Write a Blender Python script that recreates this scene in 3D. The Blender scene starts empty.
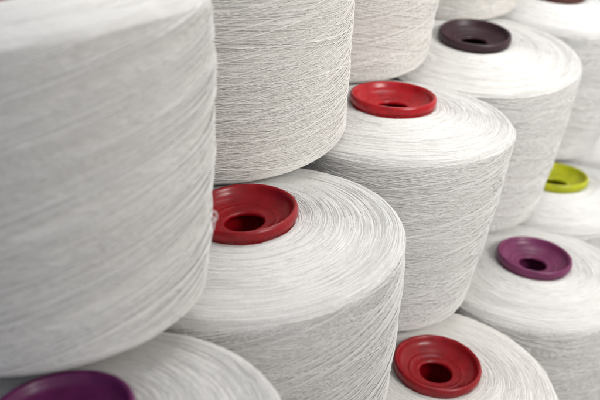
import bpy, math
import numpy as np
from mathutils import Matrix, Vector
R = math.radians
scene = bpy.context.scene
col = scene.collection
GROUND = 0.646            # camera height above the pallet board

# ------------------------------------------------------------------ helpers
def link_mesh(name, verts, quads, mats, parent=None, mat_index=None, smooth=True, tone=None):
    me = bpy.data.meshes.new(name)
    verts = np.asarray(verts, dtype=np.float32); quads = np.asarray(quads, dtype=np.int32)
    me.vertices.add(len(verts)); me.vertices.foreach_set('co', verts.ravel())
    me.loops.add(quads.size); me.loops.foreach_set('vertex_index', quads.ravel())
    me.polygons.add(len(quads))
    me.polygons.foreach_set('loop_start', np.arange(len(quads), dtype=np.int32) * 4)
    me.polygons.foreach_set('loop_total', np.full(len(quads), 4, dtype=np.int32))
    for m in mats: me.materials.append(m)
    if mat_index is not None: me.polygons.foreach_set('material_index', np.asarray(mat_index, dtype=np.int32))
    me.polygons.foreach_set('use_smooth', np.full(len(quads), smooth, dtype=bool))
    if tone is not None:
        a = me.attributes.new('strand_tone', 'FLOAT', 'POINT'); a.data.foreach_set('value', np.asarray(tone, dtype=np.float32))
    me.update(calc_edges=True); me.validate()
    o = bpy.data.objects.new(name, me); col.objects.link(o)
    if parent: o.parent = parent
    return o

def lathe(profile, n=96, wob=None):
    p = np.asarray(profile, float); m = len(p)
    th = np.linspace(0, 2*np.pi, n, endpoint=False)
    v = np.stack([np.outer(p[:, 0], np.cos(th)), np.outer(p[:, 0], np.sin(th)), np.repeat(p[:, 1:2], n, 1)], -1).reshape(-1, 3)
    i = np.arange(m-1)[:, None]; j = np.arange(n)[None]; k = (j+1) % n
    q = np.stack([i*n+j+0*k, (i+1)*n+j, (i+1)*n+k, i*n+k], -1).reshape(-1, 4)
    return v, q

def tubes(paths, radii, sides=4):
    """paths: list of (n,3) arrays -> one vertex/quad soup of thin tubes"""
    V, Q, T, base = [], [], [], 0
    a = np.arange(sides) / sides * 2*np.pi + .5
    for (P, r, tone) in zip(paths, radii[0], radii[1]):
        n = len(P)
        t = np.gradient(P, axis=0); t /= np.linalg.norm(t, axis=1, keepdims=True) + 1e-12
        up = np.array([0, 0, 1.0]) + 0*P; up[np.abs(t[:, 2]) > .9] = (1, 0, 0)
        e1 = np.cross(t, up); e1 /= np.linalg.norm(e1, axis=1, keepdims=True) + 1e-12
        e2 = np.cross(t, e1)
        rr = np.broadcast_to(np.asarray(r), (n,))[:, None, None]
        v = P[:, None] + rr*(e1[:, None]*np.cos(a)[None, :, None] + e2[:, None]*np.sin(a)[None, :, None])
        V.append(v.reshape(-1, 3))
        i = np.arange(n-1)[:, None]; j = np.arange(sides)[None]; k = (j+1) % sides
        Q.append(np.stack([i*sides+j, i*sides+k, (i+1)*sides+k, (i+1)*sides+j], -1).reshape(-1, 4) + base)
        T.append(np.full(n*sides, tone)); base += n*sides
    return np.concatenate(V), np.concatenate(Q), np.concatenate(T)

# ------------------------------------------------------------------ materials
def new_mat(name):
    m = bpy.data.materials.new(name); m.use_nodes = True
    nt = m.node_tree; b = nt.nodes['Principled BSDF']
    return m, nt, b

def yarn_material(name, c_lo, c_hi):
    m, nt, b = new_mat(name); N = nt.nodes; L = nt.links
    at = N.new('ShaderNodeAttribute'); at.attribute_name = 'strand_tone'
    tc = N.new('ShaderNodeTexCoord')
    n1 = N.new('ShaderNodeTexNoise'); n1.inputs['Scale'].default_value = 9; n1.inputs['Detail'].default_value = 4
    n2 = N.new('ShaderNodeTexNoise'); n2.inputs['Scale'].default_value = 900; n2.inputs['Detail'].default_value = 3
    L.new(tc.outputs['Object'], n1.inputs['Vector']); L.new(tc.outputs['Object'], n2.inputs['Vector'])
    mx = N.new('ShaderNodeMix'); mx.data_type = 'RGBA'
    mx.inputs['A'].default_value = (*c_lo, 1); mx.inputs['B'].default_value = (*c_hi, 1)
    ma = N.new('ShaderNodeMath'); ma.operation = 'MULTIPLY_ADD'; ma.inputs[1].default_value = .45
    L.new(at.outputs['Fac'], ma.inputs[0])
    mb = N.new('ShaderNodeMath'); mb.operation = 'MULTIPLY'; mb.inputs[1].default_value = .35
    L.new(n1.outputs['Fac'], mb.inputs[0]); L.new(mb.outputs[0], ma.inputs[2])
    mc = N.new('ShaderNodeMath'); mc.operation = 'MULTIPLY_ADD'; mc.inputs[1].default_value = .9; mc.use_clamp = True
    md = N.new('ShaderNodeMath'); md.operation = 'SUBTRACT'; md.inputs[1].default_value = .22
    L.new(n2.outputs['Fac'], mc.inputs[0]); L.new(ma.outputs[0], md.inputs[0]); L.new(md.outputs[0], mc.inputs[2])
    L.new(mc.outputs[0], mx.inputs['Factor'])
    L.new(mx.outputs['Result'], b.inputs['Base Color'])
    b.inputs['Roughness'].default_value = .75; b.inputs['Specular IOR Level'].default_value = .12
    b.inputs['Sheen Weight'].default_value = .12; b.inputs['Sheen Roughness'].default_value = .6
    b.inputs['Subsurface Weight'].default_value = 0.0
    bp = N.new('ShaderNodeBump'); bp.inputs['Strength'].default_value = .5; bp.inputs['Distance'].default_value = .0004
    L.new(n2.outputs['Fac'], bp.inputs['Height']); L.new(bp.outputs['Normal'], b.inputs['Normal'])
    return m

YARN = {'cream': yarn_material('cream_cotton_yarn', (.58, .545, .50), (.85, .83, .795)),
        'white': yarn_material('white_cotton_yarn', (.555, .535, .505), (.82, .807, .783)),
        'pale': yarn_material('pale_cotton_yarn', (.61, .60, .58), (.82, .81, .79))}

def plastic(name, c, rough=.38):
    m, nt, b = new_mat(name); N = nt.nodes; L = nt.links
    tc = N.new('ShaderNodeTexCoord')
    n1 = N.new('ShaderNodeTexNoise'); n1.inputs['Scale'].default_value = 120; n1.inputs['Detail'].default_value = 6
    n2 = N.new('ShaderNodeTexNoise'); n2.inputs['Scale'].default_value = 45; n2.inputs['Detail'].default_value = 5
    n2.inputs['Roughness'].default_value = .7
    for n in (n1, n2): L.new(tc.outputs['Object'], n.inputs['Vector'])
    cr = N.new('ShaderNodeValToRGB'); e = cr.color_ramp.elements
    e[0].position = .34; e[0].color = (c[0]*.66+.004, c[1]*.7+.003, c[2]*.7+.003, 1); e[1].position = .55; e[1].color = (*c, 1)
    x = e.new(.82); x.color = (min(1, c[0]*1.12+.015), min(1, c[1]+.02), min(1, c[2]+.02), 1)
    L.new(n2.outputs['Fac'], cr.inputs['Fac']); L.new(cr.outputs['Color'], b.inputs['Base Color'])
    mr = N.new('ShaderNodeMapRange'); mr.inputs['To Min'].default_value = rough-.10; mr.inputs['To Max'].default_value = rough+.10; b.inputs['Specular IOR Level'].default_value = .38
    L.new(n1.outputs['Fac'], mr.inputs['Value']); L.new(mr.outputs['Result'], b.inputs['Roughness'])
    bp = N.new('ShaderNodeBump'); bp.inputs['Strength'].default_value = .35; bp.inputs['Distance'].default_value = .0006
    L.new(n1.outputs['Fac'], bp.inputs['Height']); L.new(bp.outputs['Normal'], b.inputs['Normal'])
    return m
PL = {
 'red': plastic('red_plastic', (.40, .002, .008), .27),
 'deep_red': plastic('deep_red_plastic', (.28, .002, .007), .28),
 'purple': plastic('purple_plastic', (.15, .018, .10), .32),
 'violet': plastic('violet_plastic', (.17, .025, .09), .33),
 'aubergine': plastic('aubergine_plastic', (.036, .012, .018), .4),
 'green': plastic('lime_green_plastic', (.46, .47, .01), .3),
 'brown': plastic('brown_plastic', (.10, .03, .022), .5),
}

# ------------------------------------------------------------------ one yarn cone
def profile_fn(Rt, Rb, soft):
    """winding outline from the tube flange outwards, over the shoulder, down the side"""
    pts = [(.030, -.0100), (.036, -.0090), (.050, -.0098), (.066, -.0125), (.078, -.0158)]
    rc = .0025 + .0075*soft                                # how rounded the shoulder is
    A, B, C = np.array((Rt-rc, -.0168-.05*(Rt-rc-.080))), np.array((Rt, -.0180)), np.array((Rt, -.0180-rc))
    for t in (0, .3, .55, .8, 1): pts.append(tuple((1-t)**2*A + 2*t*(1-t)*B + t*t*C))
    for k in (.15, .35, .6, .85):
        pts.append((Rt+(Rb-Rt)*k + .0012*math.sin(k*math.pi), -.032-.130*k))
    pts += [(Rb+.0002, -.1600), (Rb-.0025, -.1680), (Rb-.010, -.1740), (Rb-.022, -.1765), (.024, -.1775)]
    p = np.array(pts)
    # resample smoothly (Catmull-Rom)
    out = []
    for i in range(len(p)-1):
        p0, p1, p2, p3 = p[max(i-1, 0)], p[i], p[i+1], p[min(i+2, len(p)-1)]
        for t in np.linspace(0, 1, 10, endpoint=False):
            out.append(.5*((2*p1)+(-p0+p2)*t+(2*p0-5*p1+4*p2-p3)*t*t+(-p0+3*p1-3*p2+p3)*t**3))
    out.append(p[-1]); c = np.array(out)
    s = np.r_[0, np.cumsum(np.hypot(*np.diff(c, axis=0).T))]
    return c, s

def make_cone(seed, Rt, Rb, soft, plastic_mat, style, M, dens=1.0, thick=1.0, tint='white'):
    rng = np.random.default_rng(seed)
    root = bpy.data.objects.new('yarn_cone', None); root.empty_display_size = .03; col.objects.link(root)
    root.matrix_world = M
    c, s = profile_fn(Rt, Rb, soft)
    S = s[-1]
    s_sh = s[np.argmin(np.hypot(c[:, 0]-Rt, c[:, 1]+.0215))]            # arc length at the shoulder
    s_bt = s[np.argmin(np.abs(c[:, 1]+.166) + (c[:, 0] < Rb-.01)*1.0)]
    nrm = np.gradient(c, axis=0); nrm = np.stack([-nrm[:, 1], nrm[:, 0]], -1)
    nrm /= np.linalg.norm(nrm, axis=1, keepdims=True)
    # gentle overall unevenness of the package
    ph = rng.uniform(0, 6.28, 6)
    def lump(th, sv):
        return .0006*np.sin(2*th+ph[0]) + .0004*np.sin(3*th+ph[1]+sv*30) + .00035*np.sin(sv*150+ph[2]+th) + .00018*np.sin(sv*420+ph[3]+2*th)
    def pos(th, sv, off):
        r = np.interp(sv, s, c[:, 0]); z = np.interp(sv, s, c[:, 1])
        nr = np.interp(sv, s, nrm[:, 0]); nz = np.interp(sv, s, nrm[:, 1])
        fade = np.clip((sv-.004)/.01, 0, 1)
        o = off + lump(th, sv)*fade
        r = r + nr*o; z = z + nz*o
        return np.stack([r*np.cos(th), r*np.sin(th), z], -1)
    # solid core a little under the strands
    n = 160
    th = np.linspace(0, 2*np.pi, n, endpoint=False)
    sv = np.linspace(0, S, 150)
    TH, SV = np.meshgrid(th, sv)
    cv = pos(TH.ravel(), SV.ravel(), np.where(SV.ravel() > s_sh+.004, -.0009, -.0002))
    i = np.arange(149)[:, None]; j = np.arange(n)[None]; k = (j+1) % n
    cq = np.stack([i*n+j, (i+1)*n+j, (i+1)*n+k, i*n+k], -1).reshape(-1, 4)
    paths, rad, tone = [], [], []
    step = 2*np.pi/84
    def strand(s0, slope, turns, off, r, tn, lo=0., hi=None, wig=.0006):
        hi = S-.02 if hi is None else hi
        m = max(6, int(turns*2*np.pi/step))
        t0 = rng.uniform(0, 2*np.pi)
        th = t0 + np.arange(m)*step
        d = slope*np.arange(m)*step/(2*np.pi)
        w = wig*np.sin(np.arange(m)*step*rng.uniform(.6, 2.5)+rng.uniform(0, 6)) + wig*.35*np.sin(np.arange(m)*step*rng.uniform(5, 11)+rng.uniform(0, 6))
        x = s0 + d + w
        L = hi-lo                                             # reflect at both ends: the yarn turns back
        y = np.mod(x-lo, 2*L); y = np.where(y > L, 2*L-y, y) + lo
        o = off + .00012*np.sin(np.arange(m)*step*rng.uniform(3, 9)+rng.uniform(0, 6)) + rng.normal(0, .00004, m)
        paths.append(pos(th, y, o)); rad.append(r*rng.uniform(.75, 1.25)); tone.append(tn)
    # 1. close, even rounds over the wide end and under the foot, and a bed on the side
    x = .002
    while x < S-.026:
        top = x < s_sh-.002
        strand(x+rng.normal(0, .00012), rng.choice([-1, 1])*rng.uniform(.0006, .004), 1.04,
               rng.uniform(-.00009, .00002) if top else rng.uniform(-.0009, -.0004),
               .00024 if top else .00030, .55+.15*rng.uniform() if top else rng.uniform(0, .4), wig=.00035)  # side bed coloured darker, shade painted into the gaps between yarns
        x += .00030 if top else .0006
    # 2. slow fine spirals sweeping over the wide end
    for q in range(190):
        strand(rng.uniform(.006, s_sh), rng.choice([-1, 1])*rng.uniform(.004, .022), rng.uniform(.2, .7), rng.uniform(-.00008, .00008), .00019,
               .5+.22*rng.uniform(), lo=.004, hi=s_sh+.0005, wig=.0005)
    # 3. cross winding on the side: layers of parallel yarns climbing one way, then the other
    ang, gap, keep_up, keep_dn = style
    H = s_bt-s_sh
    for (sg, off, keep, da) in ((-1, -.00045, 1.0, 1.), (1, -.00010, .8, 1.15), (-1, .00025, keep_dn, .85), (1, .00060, keep_up, 1.0), (-1, .0008, keep_dn*.12, 1.3)):
        a = R(ang)*da; off = off*(.68 if thick < 1.2 else 1.5)
        ncount = int(2*np.pi*Rt*math.sin(a)/(gap*thick))
        turns = H/(2*np.pi*Rt*math.tan(a))
        b1, b2 = rng.uniform(0, 6.28, 2)
        for q in range(ncount):
            if rng.uniform() > keep*(.8+.35*math.sin(q*2*np.pi/ncount*3+b1)): continue
            f = turns*rng.uniform(.97, 1.03)
            m = int(max(24, f*84)); t = np.linspace(-.02, 1.02, m)
            ph0 = 2*np.pi*(q+rng.normal(0, .2))/ncount + .05*math.sin(q*.9+b2)
            th_ = ph0 + sg*t*f*2*np.pi
            # the traverse eases as it turns back at each end, and wanders a little
            u = t - .012*np.sin(2*np.pi*t) + .0045*np.sin(t*rng.uniform(4, 14)+rng.uniform(0, 6)) + .0014*np.sin(t*rng.uniform(30, 60)+rng.uniform(0, 6))
            y_ = s_bt+.004 - np.clip(u, 0, 1)*(H+.004+rng.uniform(-.001, .003))
            endf = np.clip(np.minimum(u, 1-u)/.05, 0, 1)
            o = -.0003 + (off+.0003)*(.35+.65*endf) + .00008*np.sin(t*rng.uniform(10, 40)+rng.uniform(0, 6))
            paths.append(pos(th_, y_, o)); rad.append(.00033*thick*rng.uniform(.75, 1.2)); tone.append(rng.uniform(.1, .6) + (.4 if off > 0 else 0))  # outer layers coloured lighter, so gaps below them look shaded
    # 4. loose fuzz fibres
    for q in range(900):
        a = rng.uniform(0, 2*np.pi); sv0 = rng.uniform(.004, s_bt); ln = rng.uniform(.0015, .006)*(1 if rng.uniform() > .08 else 2.5)
        m = 6; t = np.linspace(0, 1, m)
        da = rng.choice([-1, 1])*ln/Rt*t*(1-.3*t); ds = rng.normal(0, .6)*ln*t
        lift = rng.uniform(.0003, .0016)*np.sin(t*np.pi*rng.uniform(.5, 1.0)) + .0003
        paths.append(pos(a+da, sv0+ds, lift)); rad.append(.00006); tone.append(1.)
    tv, tq, tt = tubes(paths, (rad, tone))
    V = np.concatenate([cv, tv]); Q = np.concatenate([cq, tq+len(cv)])
    T = np.concatenate([np.full(len(cv), .25), tt])  # core takes a dark tone, painted shade behind the strands
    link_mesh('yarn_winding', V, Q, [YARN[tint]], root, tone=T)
    # the moulded plastic cone the yarn is wound on: dished flange, bore, tapering tube
    f = [(.0315, -.0120), (.0322, -.0085), (.0328, -.0070), (.0336, -.0064), (.0339, -.0050), (.0338, -.0022), (.0334, -.0008),
         (.0325, -.0001), (.0316, -.0002), (.0308, -.0010), (.0302, -.0024), (.0297, -.0036), (.0289, -.0050), (.0270, -.0066), (.0240, -.0080),
         (.0222, -.0088), (.0214, -.0092), (.0207, -.0089), (.0200, -.0089), (.0193, -.0096), (.0160, -.0101), (.0140, -.0101), (.0130, -.0104),
         (.0123, -.0112), (.0123, -.0125), (.0130, -.0134), (.0195, -.0150), (.0205, -.0200), (.0190, -.0400), (.0135, -.1200), (.0105, -.1780), (.0105, -.1810), (.0155, -.1806), (.0162, -.1790), (.0205, -.1200), (.0290, -.0200), (.0315, -.0120)]
    v, q = lathe(f, 112)
    v[:, 0] += .00018*np.sin(3*np.arctan2(v[:, 1], v[:, 0])+ph[4])
    link_mesh('plastic_core', v, q, [plastic_mat], root)
    return root

def placed(x, y, z, lean_right, lean_away, turn=0):
    a, b = R(lean_right), R(lean_away)
    Ry = Matrix(((math.cos(a), 0, math.sin(a)), (0, 1, 0), (-math.sin(a), 0, math.cos(a))))
    Rx = Matrix(((1, 0, 0), (0, math.cos(b), math.sin(b)), (0, -math.sin(b), math.cos(b))))
    return Matrix.Translation((x, y, z+GROUND)) @ (Rx @ Ry).to_4x4() @ Matrix.Rotation(turn, 4, 'Z')

#       x      y      z     leanR leanA  Rt     Rb    soft  colour      (cross strands, min deg, max deg, share rising) thick
SPEC = [
 (-.1472, .4650, -.1238, -6.5, 9.0, .1020, .0800, .45, 'red',       (10, .0019, 1.0, .0), 1.4,
  'large blurred yarn cone at far left, the nearest of all, above the purple ring'),
 (-.0612, .6731, -.1247, -1.9, -.3, .0965, .0883, 1.3, 'red',      (6.5, .0012, .7, .5), .78,
  'upright yarn cone standing just behind the red ring half hidden by the large left cone'),
 (-.0350, .5459, -.2888, -2.3, .5, .0998, .0852, .6, 'deep_red',   (11.5, .0014, .9, .3), .8,
  'central yarn cone whose red ring is partly hidden by the large left cone'),
 (-.1067, .3503, -.2877, -4.4, 4.1, .1022, .0860, 1.0, 'purple',   (9, .0016, .7, .5), 1.0,
  'yarn cone in the bottom left corner, its purple ring cut by the photo edge'),
 (.0727, .7276, -.2855, 2.7, 3.4, .0958, .0755, .55, 'red',         (8.5, .0013, .8, .55), .78,
  'yarn cone right of the middle topped by the brightest red plastic ring, fully in view'),
 (.1044, .6156, -.4581, 5.2, -2.3, .0964, .0860, .7, 'deep_red',  (8.5, .0016, .6, .5), .95,
  'yarn cone at the bottom edge with a tilted dark red plastic ring seen from above'),
 (.0370, .8593, -.1255, 3.8, 1.6, .0966, .0867, 1.2, 'red',        (8.5, .0016, .85, .6), .85,
  'yarn cone cut by the top edge, standing behind the fully visible bright red ring'),
 (.1622, .8920, -.2885, 3.2, -3.3, .0998, .0855, .35, 'aubergine',  (8.5, .0016, .6, .6), 1.0,
  'yarn cone at upper right topped by a near black aubergine plastic ring'),
 (.1500, 1.030, -.1251, 3.0, 0, .0970, .0860, 1.2, 'red',          (8.5, .0016, .6, .6), 1.0,
  'yarn cone showing only its foot behind the near black ring'),
 (.2774, 1.0680, -.2955, 6.0, -.6, .0973, .0839, .8, 'brown',     (8.5, .0016, .6, .6), 1.0,
  'very pale yarn cone in the upper right corner, brown ring at the top edge'),
 (.2111, .7750, -.4578, 5.0, 1.2, .0950, .0850, .7, 'violet',     (8.5, .0016, .6, .5), .95,
  'yarn cone at the right edge topped by a violet plastic ring'),
 (.2680, .9420, -.4590, 2.3, 4.0, .0965, .0860, 1.0, 'green',      (8.5, .0016, .6, .6), 1.0,
  'blurred yarn cone at the right edge with a lime green plastic ring'),
 (.3380, 1.120, -.4600, 2.0, 0, .0965, .0860, 1.0, 'red',          (8.5, .0016, .6, .6), 1.0,
  'sliver of pale yarn cone at the right edge, beyond the lime green ring'),
]
TINT = ['white', 'cream', 'white', 'white', 'white', 'cream', 'cream', 'white', 'cream', 'pale', 'white', 'pale', 'pale']
for i, (x, y, z, lr, la, Rt, Rb, soft, pc, style, thick, label) in enumerate(SPEC):
    o = make_cone(11+i, Rt, Rb, soft, PL[pc], style, placed(x, y, z, lr, la), thick=thick, tint=TINT[i])
    o['label'] = label; o['category'] = 'yarn cone'; o['group'] = 'stacked cones of white yarn'

# a pulled thread curling off the flank of the nearest cone
def curve_through(pts, n=10):
    p = np.array(pts); out = []
    for i in range(len(p)-1):
        p0, p1, p2, p3 = p[max(i-1, 0)], p[i], p[i+1], p[min(i+2, len(p)-1)]
        for t in np.linspace(0, 1, n, endpoint=False):
            out.append(.5*((2*p1)+(-p0+p2)*t+(2*p0-5*p1+4*p2-p3)*t*t+(-p0+3*p1-3*p2+p3)*t**3))
    return np.array(out+[p[-1]])
LOOP = curve_through([(-0.0445, 0.4249, 0.427), (-0.043, 0.4249, 0.4227), (-0.0428, 0.4266, 0.4174), (-0.0418, 0.4286, 0.4168), (-0.0406, 0.4288, 0.4151), (-0.0408, 0.4277, 0.4129), (-0.042, 0.4263, 0.4123), (-0.0431, 0.4258, 0.4137), (-0.0423, 0.4256, 0.4154), (-0.0415, 0.4251, 0.4144), (-0.0417, 0.4235, 0.4114), (-0.0427, 0.4208, 0.4084), (-0.0438, 0.4169, 0.4051), (-0.0446, 0.4112, 0.4029)])
tv, tq, tt = tubes([LOOP], ([.00030], [.8]), 6)
first = bpy.data.objects['yarn_cone']
inv = np.array(placed(*SPEC[0][:5]).inverted())
tv = tv @ inv[:3, :3].T + inv[:3, 3]
link_mesh('loose_thread', tv, tq, [YARN['white']], first, tone=tt)

# ------------------------------------------------------------------ board under the stack
m, nt, b = new_mat('grey_board'); N = nt.nodes; L = nt.links
tc = N.new('ShaderNodeTexCoord'); nz = N.new('ShaderNodeTexNoise'); nz.inputs['Scale'].default_value = 14; nz.inputs['Detail'].default_value = 8
L.new(tc.outputs['Object'], nz.inputs['Vector'])
cr = N.new('ShaderNodeValToRGB'); cr.color_ramp.elements[0].color = (.10, .085, .075, 1); cr.color_ramp.elements[1].color = (.24, .21, .19, 1)
L.new(nz.outputs['Fac'], cr.inputs['Fac']); L.new(cr.outputs['Color'], b.inputs['Base Color']); b.inputs['Roughness'].default_value = .85
g = link_mesh('ground', [(-3, -2, 0), (4, -2, 0), (4, 6, 0), (-3, 6, 0)], [(0, 1, 2, 3)], [m], smooth=False)
g['kind'] = 'structure'

# ------------------------------------------------------------------ light
w = bpy.data.worlds.new('World'); scene.world = w; w.use_nodes = True
bg = w.node_tree.nodes['Background']; wn = w.node_tree.nodes; wl = w.node_tree.links
tcw = wn.new('ShaderNodeTexCoord'); sx = wn.new('ShaderNodeSeparateXYZ'); wl.new(tcw.outputs['Generated'], sx.inputs[0])
mrw = wn.new('ShaderNodeMapRange'); mrw.inputs['From Min'].default_value = -1; mrw.inputs['From Max'].default_value = .9; wl.new(sx.outputs['X'], mrw.inputs['Value'])
crw = wn.new('ShaderNodeValToRGB'); ew = crw.color_ramp.elements         # made-up surround light: dim blue on the left, warm and bright on the right
ew[0].color = (.05, .09, .24, 1); ew[1].color = (1.30, 1.26, 1.20, 1); x = ew.new(.5); x.color = (.71, .76, .86, 1)
wl.new(mrw.outputs['Result'], crw.inputs['Fac']); wl.new(crw.outputs['Color'], bg.inputs['Color']); bg.inputs['Strength'].default_value = .50
def area(name, loc, target, size, power, colour):
    l = bpy.data.lights.new(name, 'AREA'); l.shape = 'RECTANGLE'; l.size, l.size_y = size; l.energy = power; l.color = colour
    o = bpy.data.objects.new(name, l); col.objects.link(o); o.location = loc
    o.rotation_euler = (Vector(target)-Vector(loc)).to_track_quat('-Z', 'Y').to_euler()
    return o
area('overhead_lamp', (.45, 1.35, 2.2), (.1, .75, .3), (1.3, .9), 14.5, (1, .985, .96))
k = area('side_fill', (1.2, -.35, 1.35), (.20, 1.05, .40), (.7, .6), 2.1, (1, .98, .95)); k.data.spread = R(50)  # added narrow fill to brighten the far cones, no known source there

# ------------------------------------------------------------------ camera
cd = bpy.data.cameras.new('camera'); cam = bpy.data.objects.new('camera', cd); col.objects.link(cam)
cam.location = (0, 0, GROUND); cam.rotation_euler = (R(90-27.5), 0, 0)
cd.sensor_width = 36; cd.lens = 60; cd.clip_start = .01; cd.clip_end = 100
cd.dof.use_dof = True; cd.dof.focus_distance = .66; cd.dof.aperture_fstop = 8.5
scene.camera = cam
scene.view_settings.view_transform = 'Standard'; scene.view_settings.look = 'None'
scene.view_settings.exposure = .46; scene.view_settings.gamma = 1
